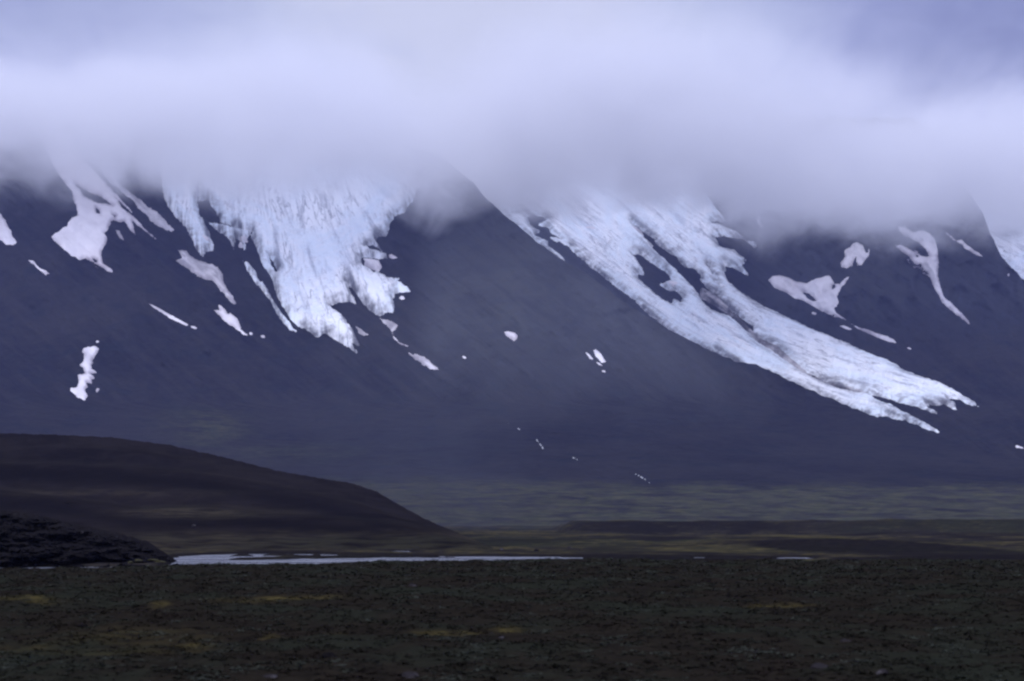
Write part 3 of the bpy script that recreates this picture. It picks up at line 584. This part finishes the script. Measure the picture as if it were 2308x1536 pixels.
hm = hm + 0.75 * sstep(1188, 1222, HY + 8 * fbm(HX / 60, HY / 20, 3, 14)) + 0.35 * np.exp(-(((HX - 250) / 250) ** 2 + ((HY - 1112) / 8) ** 2))
HP = place(HX, HY, HD)
HV = np.concatenate([(HP[0] + [0, 150, -30])[None], (HP[0] + [0, 30, -2.5])[None], HP], 0)
ext = lambda a: np.concatenate([a[:1], a[:1], a], 0)
tag(link('hill', HV, grid_faces(192, len(hx)), M_HILL, attrs={'moss': ext(np.clip(hm, 0, 1)), 'dark': ext(np.clip(fold_shade * 0.8, 0, 1))}), 'low rounded purple-brown gravel hill on the left', 'hill', kind='structure')

# ------------------------------------------------------------------ the river plain
ZW = -3.0
WATER = [[(340, 1312), (366, 1280), (383, 1262), (405, 1255), (470, 1251), (560, 1249.3), (690, 1249.6), (760, 1251), (830, 1253), (930, 1254.6), (1150, 1255.2), (1260, 1256.2), (1312, 1257.6), (1316, 1266), (1000, 1290), (700, 1312)],
         [(866, 1244.2), (905, 1242.8), (938, 1245.6), (925, 1247.6), (885, 1246.8)], [(1745, 1258.8), (1772, 1257.5), (1815, 1257.8), (1837, 1259.2), (1825, 1264), (1755, 1264)], [(1566, 1257.6), (1580, 1256.8), (1592, 1258), (1590, 1264), (1568, 1264)]]
BARS = [[(480, 1255.2), (540, 1252.8), (600, 1252.4), (720, 1252.2), (700, 1253.4), (600, 1253.6), (520, 1254.8)], [(515, 1262.2), (560, 1259.4), (640, 1257.4), (760, 1256.4), (860, 1257), (820, 1259.0), (740, 1259.2), (640, 1261.6), (560, 1263.2)], [(725, 1254.4), (800, 1253.6), (930, 1255.6), (1050, 1256.6), (1020, 1257.8), (900, 1257.4), (800, 1256.4)]]
ry = 112 * (3500 / 112.0) ** np.linspace(0, 1, 620); cxs = np.linspace(-0.36, 0.36, 520)
PX_ = ry[:, None] * cxs[None]; PY_ = np.broadcast_to(ry[:, None], PX_.shape)
SX, SY = project(PX_, PY_, np.full(PX_.shape, ZW))
wd = np.full(SX.shape, -1e9)
for w_ in WATER: wd = np.maximum(wd, sdf(w_, SX * 0.25, SY) if False else sdf([(a / 14, b_) for a, b_ in w_], SX / 14, SY))
for w_ in BARS: wd = np.minimum(wd, -sdf([(a / 14, b_) for a, b_ in w_], SX / 14, SY))
wd = wd + 0.75 * fbm(SX / 50, SY / 1.8, 4, 60)
land = -2.68 + 0.10 * fbm(PX_ / 30, PY_ / 60, 4, 61) + 0.10 * fbm(PX_ / 7, PY_ / 9, 4, 62) * sstep(290, 420, PY_)
# terraces in front of the mountain foot
ux = SX
def scarp(y0, wid, amp, mask): return amp * sstep(-wid, wid, PY_ - y0) * mask
land = land + scarp(455 + 25 * fbm(PX_ / 60, PX_ * 0, 3, 63), 34, 1.5, sstep(1420, 1780, ux) * (1 - 0.9 * sstep(1850, 2270, ux)))
land = land - scarp(640, 60, 1.0, sstep(1420, 1780, ux) * (1 - sstep(1850, 2270, ux)))
land = land + scarp(1010 + 50 * fbm(PX_ / 120, PX_ * 0 + 4, 3, 64), 60, 4.9 + 1.1 * fbm(PX_ / 60, PY_ / 200, 4, 65), sstep(1258, 1320, ux + 30 * fbm(PX_ / 16, PY_ / 40, 4, 69)))
land = land + scarp(700, 40, 0.9, sstep(1880, 2060, ux)) + scarp(560, 30, 0.5, sstep(900, 1050, ux) * (1 - sstep(1380, 1500, ux)))
land = land + (0.35 * fbm(PX_ / 60, PY_ / 130, 4, 66) + 0.25 * fbm(PX_ / 18, PY_ / 40, 3, 68)) * sstep(420, 560, PY_)
land = land + sstep(1100, 2600, PY_) * 2.0 * fbm(PX_ / 200, PY_ / 400, 3, 67)
land = np.where(PY_ < 280, -3.5, land)
Z = land + (-3.55 - land) * sstep(-0.8, 0.5, wd)
_, SYr = project(PX_, PY_, Z)
st1 = fbm(SX / 120, SYr / 5.0, 4, 70); st2 = fbm(SX / 34, SYr / 2.6, 4, 73)
def band(pts, half): return np.exp(-((SYr - pl(pts, SX)) / half) ** 2)
def region(poly, soft=3.0): return sstep(-soft, soft, sdf([(a / 8, b_) for a, b_ in poly], SX / 8, SYr) + 1.2 * st2)
moss = 0.40 * sstep(-0.2, 0.5, st1) + 0.55 * sstep(0.15, 0.6, st2)
moss = np.maximum(moss, region([(1430, 1226), (1500, 1222), (1640, 1212), (1770, 1222), (1780, 1240), (1640, 1248), (1480, 1244)]) * (0.7 + 0.4 * st2))
moss = np.maximum(moss, 0.95 * band([(1560, 1211), (1640, 1206), (1750, 1208), (1900, 1212), (2000, 1220), (2150, 1228), (2308, 1222)], 2.6) * sstep(1550, 1620, SX))
moss = np.maximum(moss, region([(1000, 1238), (1060, 1224), (1120, 1226), (1200, 1236), (1260, 1244), (1000, 1247)], 2) * (0.6 + 0.5 * st2))
moss = np.maximum(moss, 0.9 * region([(1270, 1207), (1360, 1202), (1450, 1205), (1300, 1210)], 1.5)); moss = np.maximum(moss, 0.7 * region([(1010, 1196), (1260, 1196), (1240, 1206), (1020, 1206)], 2))
moss = np.maximum(moss, 0.8 * region([(1335, 1173), (1400, 1171), (1402, 1174), (1340, 1175)], 1)); moss = np.maximum(moss, 0.8 * region([(1490, 1190), (1560, 1185), (1590, 1190), (1520, 1194)], 1.5))
moss = np.maximum(moss, 0.9 * band([(1980, 1170), (2308, 1172)], 1.5) * sstep(1950, 2000, SX) * sstep(2120, 2040, SX)); moss = np.maximum(moss, 0.8 * band([(2200, 1210), (2308, 1213)], 1.6) * sstep(2190, 2240, SX))
moss = np.maximum(moss, 0.7 * band([(1660, 1254), (2080, 1255)], 1.6) * (SX > 1640) * (SX < 2080) * sstep(-0.2, 0.4, st2)); moss = np.maximum(moss, 0.55 * region([(420, 1236), (700, 1226), (1000, 1228), (1000, 1243), (700, 1246), (430, 1247)], 2) * (0.7 + 0.7 * st2))
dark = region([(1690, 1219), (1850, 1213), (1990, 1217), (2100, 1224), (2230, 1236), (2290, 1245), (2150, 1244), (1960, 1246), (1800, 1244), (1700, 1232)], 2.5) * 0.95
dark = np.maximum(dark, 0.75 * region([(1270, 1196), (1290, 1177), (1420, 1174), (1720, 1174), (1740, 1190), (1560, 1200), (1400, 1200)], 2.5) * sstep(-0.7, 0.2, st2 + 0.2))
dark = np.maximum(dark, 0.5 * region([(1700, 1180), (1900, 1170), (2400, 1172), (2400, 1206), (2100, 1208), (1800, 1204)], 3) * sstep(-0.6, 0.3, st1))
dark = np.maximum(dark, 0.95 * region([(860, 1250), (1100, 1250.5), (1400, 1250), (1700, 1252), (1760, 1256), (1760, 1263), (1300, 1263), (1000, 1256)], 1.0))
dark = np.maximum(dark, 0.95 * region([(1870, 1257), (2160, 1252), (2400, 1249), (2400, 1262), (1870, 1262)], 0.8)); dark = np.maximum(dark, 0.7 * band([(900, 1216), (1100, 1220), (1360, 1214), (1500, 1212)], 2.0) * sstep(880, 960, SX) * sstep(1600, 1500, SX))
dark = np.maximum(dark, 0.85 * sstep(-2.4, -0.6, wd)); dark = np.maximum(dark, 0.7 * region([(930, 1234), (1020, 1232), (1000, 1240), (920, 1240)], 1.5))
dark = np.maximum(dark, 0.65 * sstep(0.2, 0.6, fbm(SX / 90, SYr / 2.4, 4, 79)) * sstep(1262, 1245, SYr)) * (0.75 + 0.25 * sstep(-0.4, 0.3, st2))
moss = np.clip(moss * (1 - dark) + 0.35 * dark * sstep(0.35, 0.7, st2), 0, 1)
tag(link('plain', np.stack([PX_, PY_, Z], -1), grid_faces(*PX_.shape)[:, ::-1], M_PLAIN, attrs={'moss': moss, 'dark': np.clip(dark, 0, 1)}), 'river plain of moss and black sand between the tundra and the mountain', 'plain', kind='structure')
# the water: flat sheets in the carved channels
def water(name, x0, x1, y0, y1, label):
    r, c = 40, 60
    X = np.linspace(x0, x1, c)[None] + np.zeros((r, 1)); Y = np.linspace(y0, y1, r)[:, None] + np.zeros((1, c))
    o = link(name, np.stack([X, Y, np.full(X.shape, ZW)], -1), grid_faces(r, c)[:, ::-1], M_WATER)
    return tag(o, label, 'river', kind='structure')
water('river', -75, 20, 225, 398, 'pale silvery river between the black outcrop and the tundra edge')
water('pool', -24, -12, 402, 440, 'small pale pool beyond the river')
water('pool', 32, 47, 318, 362, 'thin pale pool behind the tundra edge on the right')
water('pool', 24, 31.4, 322, 362, 'tiny pale pool left of the thin pale pool')

# ------------------------------------------------------------------ foreground tundra
EDGE = [(-0.36, 101), (-0.212, 104), (-0.15, 111), (-0.10, 118), (-0.05, 127), (0.02, 132), (0.36, 134)]
def ground_z(x, y):
    e_ = pl(EDGE, x / y) + 2.0 * fbm(x / 9, x * 0 + 5, 3, 80)
    b_ = 0.10 * fbm(x / 7.0, y / 9.0, 3, 81) + 0.075 * fbm(x / 1.3, y / 1.7, 3, 84) + 0.03 * np.abs(fbm(x / 0.55, y / 0.7, 3, 88))
    return b_ - 4.2 * sstep(0, 26, y - e_)
gy = 17 * (168 / 17.0) ** np.linspace(0, 1, 640); gs = np.linspace(-0.34, 0.34, 700)
TX = gy[:, None] * gs[None]; TY = np.broadcast_to(gy[:, None], TX.shape)
TZ = ground_z(TX, TY)
TANS = [((640, 1353), 115, 7), ((585, 1357), 95, 5), ((625, 1350), 60, 4.5), ((60, 1355), 75, 6), ((360, 1363), 22, 5), ((300, 1440), 190, 22), ((70, 1458), 75, 14), ((430, 1462), 50, 9), ((230, 1475), 150, 14), ((980, 1427), 48, 5), ((765, 1437), 26, 6), ((1150, 1424), 45, 6), ((1050, 1428), 40, 4), ((620, 1446), 30, 5), ((1760, 1364), 70, 4)]
def tan_mask(x, y):
    px, py = project(x, y, 0 * x); m = 0 * x
    for (a, b_), rx, r_ in TANS:
        m = np.maximum(m, np.exp(-(((px - a) / rx) ** 2 + ((py - b_) / r_) ** 2) ** 1.5) * (0.30 if r_ > 10 else 0.9))
    return np.clip(m * (0.9 + 0.7 * fbm(x / 0.9, y / 1.4, 3, 97)), 0, 1)
tag(link('ground', np.stack([TX, TY, TZ], -1), grid_faces(*TX.shape)[:, ::-1], M_TUNDRA, attrs={'moss': tan_mask(TX, TY)}), 'dark heath tundra in the foreground', 'ground', kind='structure')

# low heath plants: many small leaf clumps, one mass nobody could count
NC = 90000
cyy = 18 * (137 / 18.0) ** (rng.random(NC) ** 0.62); css = rng.uniform(-0.30, 0.30, NC); cxx = cyy * css
dens = fbm(cxx / 1.1, cyy / 1.5, 3, 120)
ok = (dens + rng.normal(0, 0.25, NC) > -0.15) & (cyy < pl(EDGE, css) + 1.5)
cxx, cyy = cxx[ok], cyy[ok]; NC = len(cxx); cz = ground_z(cxx, cyy)
hue = 0.32 * sstep(55, 120, cyy) - 0.04 + 0.95 * fbm(cxx / 1.1, cyy / 5.0, 4, 130, 0.65) + rng.normal(0, 0.10, NC)
pal = 1.06 * np.array([(0.0165, 0.0125, 0.0110), (0.0115, 0.0105, 0.0090), (0.0185, 0.0183, 0.0145), (0.0230, 0.0258, 0.0205), (0.0375, 0.0425, 0.0350)])
tint = pal[np.clip(((hue + 0.75) / 1.5 * 5).astype(int), 0, 4)] * rng.uniform(0.88, 1.12, (NC, 1)) * np.clip(1.0 + 0.75 * fbm(cxx / 0.55, cyy / 1.6, 3, 133), 0.35, 1.9)[:, None]
K = 9
rad = rng.uniform(0.035, 0.085, NC) * (1 + 0.9 * sstep(35, 120, cyy))
cen = np.stack([cxx, cyy, cz], -1)[:, None] + rng.normal(0, 0.55, (NC, K, 3)) * rad[:, None, None] * [1, 1, 0.0] + np.array([0, 0, 1.0]) * (rng.random((NC, K, 1)) * rad[:, None, None] * 0.3)
az = rng.uniform(0, 2 * PI, (NC, K)); el = rng.uniform(-0.1, 0.4, (NC, K))
d1 = np.stack([np.cos(az) * np.cos(el), np.sin(az) * np.cos(el), np.sin(el)], -1); d2 = np.stack([-np.sin(az), np.cos(az), 0 * az], -1)
ln = (rad[:, None] * rng.uniform(0.5, 1.0, (NC, K)))[..., None]; wdt = ln * 0.42
V = np.stack([cen - d1 * ln * 0.4, cen + d2 * wdt, cen + d1 * ln * 0.8, cen - d2 * wdt], 2).reshape(-1, 3)
tv = np.repeat(tint, K * 4, 0); tm = np.repeat(tan_mask(cxx, cyy), K * 4)
o = link('ground_cover', V, np.arange(len(V)).reshape(-1, 4), M_TUFT, smooth=False, attrs={'tint': tv, 'moss': tm})
tag(o, 'low brown and grey-green heath plants covering the foreground', 'ground cover', kind='stuff')

# ------------------------------------------------------------------ rocks
import bmesh
from mathutils import Vector, noise as mnoise
def boulder(name, px, py, D, size, label, flat=0.6, seed=1, mat_=None, group=None, sub=4, sink=0.25):
    bm = bmesh.new(); bmesh.ops.create_icosphere(bm, subdivisions=sub, radius=1.0)
    r_ = random.Random(seed); off = Vector((r_.uniform(-50, 50), r_.uniform(-50, 50), r_.uniform(-50, 50)))
    planes = [(Vector((r_.gauss(0, 1), r_.gauss(0, 1), r_.gauss(0, 0.8))).normalized(), r_.uniform(0.62, 0.9)) for _ in range(11)]
    for v in bm.verts:
        for nn, d in planes:
            q = v.co.dot(nn)
            if q > d: v.co -= nn * (q - d) * 0.9
        v.co += v.co.normalized() * (0.10 * mnoise.fractal(v.co * 1.6 + off, 1.0, 2.0, 5))
        v.co.x *= size * r_.uniform(0.999, 1.0); v.co.y *= size * 0.8; v.co.z *= size * flat
    me = bpy.data.meshes.new(name); bm.to_mesh(me); bm.free()
    me.materials.append(mat_ or M_STONE)
    o = bpy.data.objects.new(name, me); C.objects.link(o)
    p = place(np.array(float(px)), np.array(float(py)), D); o.location = (p[0], p[1], p[2] + size * flat * (1 - 2 * sink) * 0.5)
    o.rotation_euler = (0, 0, r_.uniform(0, 6)); tag(o, label, 'rock', group)
    return o
def ground_hit(px, py):
    d = np.linspace(17, 136, 4000); p = place(np.full(d.shape, float(px)), np.full(d.shape, float(py)), d)
    k = np.where(p[:, 2] <= ground_z(p[:, 0], p[:, 1]))[0]; return d[k[0]]
for k, (px, py, w_, lb) in enumerate([(742, 1482, 20, 'dark angular stone lying on the tundra near the bottom left of centre'), (1850, 1509, 26, 'pale lavender flat stone on the tundra near the bottom right'), (925, 1526, 24, 'grey flat stone at the very bottom, left of centre'),
        (188, 1413, 13, 'small dark stone on the tundra at far left'), (1905, 1447, 14, 'small grey stone above the pale lavender flat stone'), (1700, 1470, 10, 'tiny grey stone left of the pale lavender flat stone'), (250, 1424, 9, 'small pale stone beside the small dark stone at far left'), (610, 1528, 18, 'low grey stone at the bottom edge, left'), (1130, 1438, 9, 'small bluish stone under a tan moss streak in the middle'), (1990, 1520, 20, 'low stone at the bottom edge right of the pale lavender one'), (930, 1322, 10, 'small pale stone on the far middle of the tundra')]):
    D = ground_hit(px, py); sz = w_ / F * D
    boulder('stone', px, py, D, sz, lb, 0.45, 20 + k, M_ROCK if 'dark' in lb else M_STONE, 'stones lying on the foreground tundra', 3)
for k, (px, py, w_, D, lb) in enumerate([(1058, 1235, 11, 480, 'leftmost boulder on the mossy far bank of the river'), (1130, 1242, 9, 432, 'second boulder from the left on the mossy far bank'), (1209, 1245, 10, 415, 'dark boulder at the water edge in the middle of the far bank'), (1283, 1239, 9, 450, 'pale rounded boulder above the river end on the far bank'), (1308, 1244, 8, 420, 'dark boulder nearest the right end of the river'), (437, 1186, 6, 545, 'small pale boulder on the lower slope of the purple-brown hill')]):
    boulder('boulder', px, py, D, w_ / F * D, lb, 0.6, 60 + k, M_ROCK if 'dark' in lb else M_STONE, 'boulders beyond the river', 3)

# the black outcrop by the river
SIL_O = [(-330, 1120), (-150, 1128), (0, 1151), (60, 1156), (130, 1172), (200, 1188), (270, 1203), (330, 1220), (365, 1243), (385, 1256), (405, 1270), (420, 1290)]
ox = np.arange(-330, 421, 2.0); ot = pl(SIL_O, ox) + 2.2 * fbm(ox / 14, ox * 0 + 1, 4, 200)
tt = np.linspace(0, 1, 90)[:, None]; OX = np.broadcast_to(ox[None], (90, len(ox))); OY = ot[None] + (1302 - ot)[None] * tt
OD = 322 - 34 * sstep(0, 1, tt) ** 0.8 - 14 * (1 - np.exp(-tt * 6)) + 0 * OX
lay = fbm(OX / 60, OY / 14, 4, 210); cr = np.abs(fbm(OX / 34, OY / 22, 5, 220)); cr2 = np.abs(fbm(OX / 12, OY / 9, 4, 230))
OD = OD - (6.0 * lay - 5.0 * cr - 2.0 * cr2) * np.minimum(1, tt * 6) + 7 * np.floor(fbm(OX / 90, OY / 30, 3, 240) * 3) / 3 * np.minimum(1, tt * 6)
OD = OD - 10 * sstep(300, 400, OX) * 0
OP = place(OX, OY, OD)
OV = np.concatenate([(OP[0] + [0, 30, -6])[None], (OP[0] + [0, 8, -0.8])[None], OP], 0)
oc = link('rock_outcrop', OV, grid_faces(92, len(ox)), M_ROCK, smooth=False)
tag(oc, 'black craggy rock outcrop at the left beside the river', 'outcrop')
def cushion(pxs, w_, h_, k, green):
    px, py = pxs
    a = np.linspace(0, 2 * PI, 25)[None]; q = np.linspace(0, 1, 8)[:, None]
    X = px + w_ * q * np.cos(a) * (1 + 0.25 * fbm(np.cos(a) * 2 + k, np.sin(a) * 2, 3, 250)); Y = py + h_ * q * np.sin(a)
    i = np.clip(((X - ox[0]) / 2.0).astype(int), 0, len(ox) - 1); ti = np.clip(((Y - ot[i]) / (1302 - ot[i]) * 89), 0, 89).astype(int)
    D = OD[ti, i]; D = D.min() + 0.15 * (D - D.min()) - 0.8 * (1 - q ** 2)
    o = link('moss_cushion', place(X, Y, D), grid_faces(8, 25)[:, ::-1], green, oc)
mg, n = mat('yellow_moss'); pos = n.add('ShaderNodeNewGeometry').outputs['Position']
finish(n, n.mix(n.noise(pos, 1.2, 4), (0.018, 0.020, 0.009), (0.060, 0.054, 0.022)), 0.95, 0.1, n.noise(pos, 5.0, 4), 0.1, 0.6)
for k, (p, w_, h_) in enumerate([((312, 1264), 9, 3.5), ((294, 1268), 6, 3), ((345, 1263), 13, 3.2), ((362, 1267), 12, 3)]): cushion(p, w_, h_, k, mg)

for k, (px, py, w_) in enumerate([(184, 1201, 5), (205, 1240, 4), (90, 1226, 7), (22, 1274, 8), (262, 1211, 4), (150, 1262, 6)]):
    i = int((px - ox[0]) / 2); ti = int(np.clip((py - ot[i]) / (1302 - ot[i]) * 89, 0, 89)); D = float(OD[ti, i]) - 0.4
    lb = boulder('loose_block', px, py, D, w_ / F * D, 'x', 0.7, 90 + k, M_STONE, None, 3)
    for key in ('label', 'category'): del lb[key]
    lb.parent = oc

# ------------------------------------------------------------------ air: even haze, and the mist that hides the summits
def box(name, lo, hi, m):
    v = np.array([[x, y, z] for x in (lo[0], hi[0]) for y in (lo[1], hi[1]) for z in (lo[2], hi[2])], float)
    f = np.array([[0, 1, 3, 2], [4, 6, 7, 5], [0, 4, 5, 1], [2, 3, 7, 6], [0, 2, 6, 4], [1, 5, 7, 3]])
    return link(name, v, f, m, smooth=False)
m, n = mat('haze_air')
pv = n.add('ShaderNodeVolumePrincipled', {'Color': (0.40, 0.47, 1.0, 1), 'Density': 2.3e-5, 'Anisotropy': 0.0})
n.t.links.new(pv.outputs[0], n.add('ShaderNodeOutputMaterial').inputs['Volume'])
tag(box('haze', (-3200, -400, -6), (3200, 8300, 1300), m), 'thin blue air between the camera and the mountain', 'haze', kind='stuff')
m, n = mat('mist_droplets')
pos = n.add('ShaderNodeTexCoord').outputs['Object']
sp = n.add('ShaderNodeSeparateXYZ', {0: pos}); zz, yy = sp.outputs[2], sp.outputs[1]
na = n.noise(n.scale(pos, (1, 0.3, 1.2)), 0.0025, 3, 0.5, 0.5); nb = n.noise(n.scale(pos, (1, 0.2, 1.3), (0, 0.25, 0)), 0.0082, 4, 0.6, 0.9)
zj = n.math('ADD', zz, n.math('ADD', n.math('MULTIPLY', n.math('SUBTRACT', na, 0.5), 330.0), n.math('MULTIPLY', n.math('SUBTRACT', nb, 0.5), 210.0)))
xx = sp.outputs[0]
zj = n.math('ADD', zj, n.math('MULTIPLY', n.math('MULTIPLY', n.rng(xx, -330, -190), n.rng(xx, -170, -40, 1, 0)), 85.0))
zj = n.math('ADD', zj, n.rng(xx, 450, 760, 0, 78))
zj = n.math('SUBTRACT', zj, n.math('MULTIPLY', n.math('MULTIPLY', n.rng(xx, -60, 130), n.rng(xx, 380, 600, 1, 0)), 42.0))
zj = n.math('SUBTRACT', zj, n.rng(yy, 5300, 6600, 14, 140))
d = n.math('MULTIPLY', n.rng(zj, 668, 884), n.math('MAXIMUM', n.rng(zj, 884, 1040, 1.0, 0.0), n.math('MULTIPLY', n.rng(nb, 0.30, 0.70, 0.04, 0.13), n.math('MULTIPLY', n.rng(xx, 350, 900, 1.0, 0.6), n.rng(xx, -1000, -450, 0.7, 1.0)))))
d = n.math('MULTIPLY', d, n.rng(zz, 930, 1270, 1, 0))
d = n.math('MULTIPLY', d, n.math('MULTIPLY', n.rng(xx, 480, 950, 1.0, 0.9), n.rng(xx, -1150, -600, 0.95, 1.0)))
d = n.math('MULTIPLY', d, n.rng(yy, 4650, 5150)); d = n.math('MULTIPLY', d, n.rng(nb, 0.34, 0.66, 0.6, 1.3))
pv = n.add('ShaderNodeVolumePrincipled', {'Color': (0.955, 0.958, 0.972, 1), 'Density': n.math('MULTIPLY', d, 0.0060), 'Anisotropy': 0.0})
n.t.links.new(pv.outputs[0], n.add('ShaderNodeOutputMaterial').inputs['Volume'])
tag(box('mist', (-2300, 4650, 560), (2300, 7900, 1280), m), 'low white mist hiding the mountain summits', 'mist', kind='stuff')
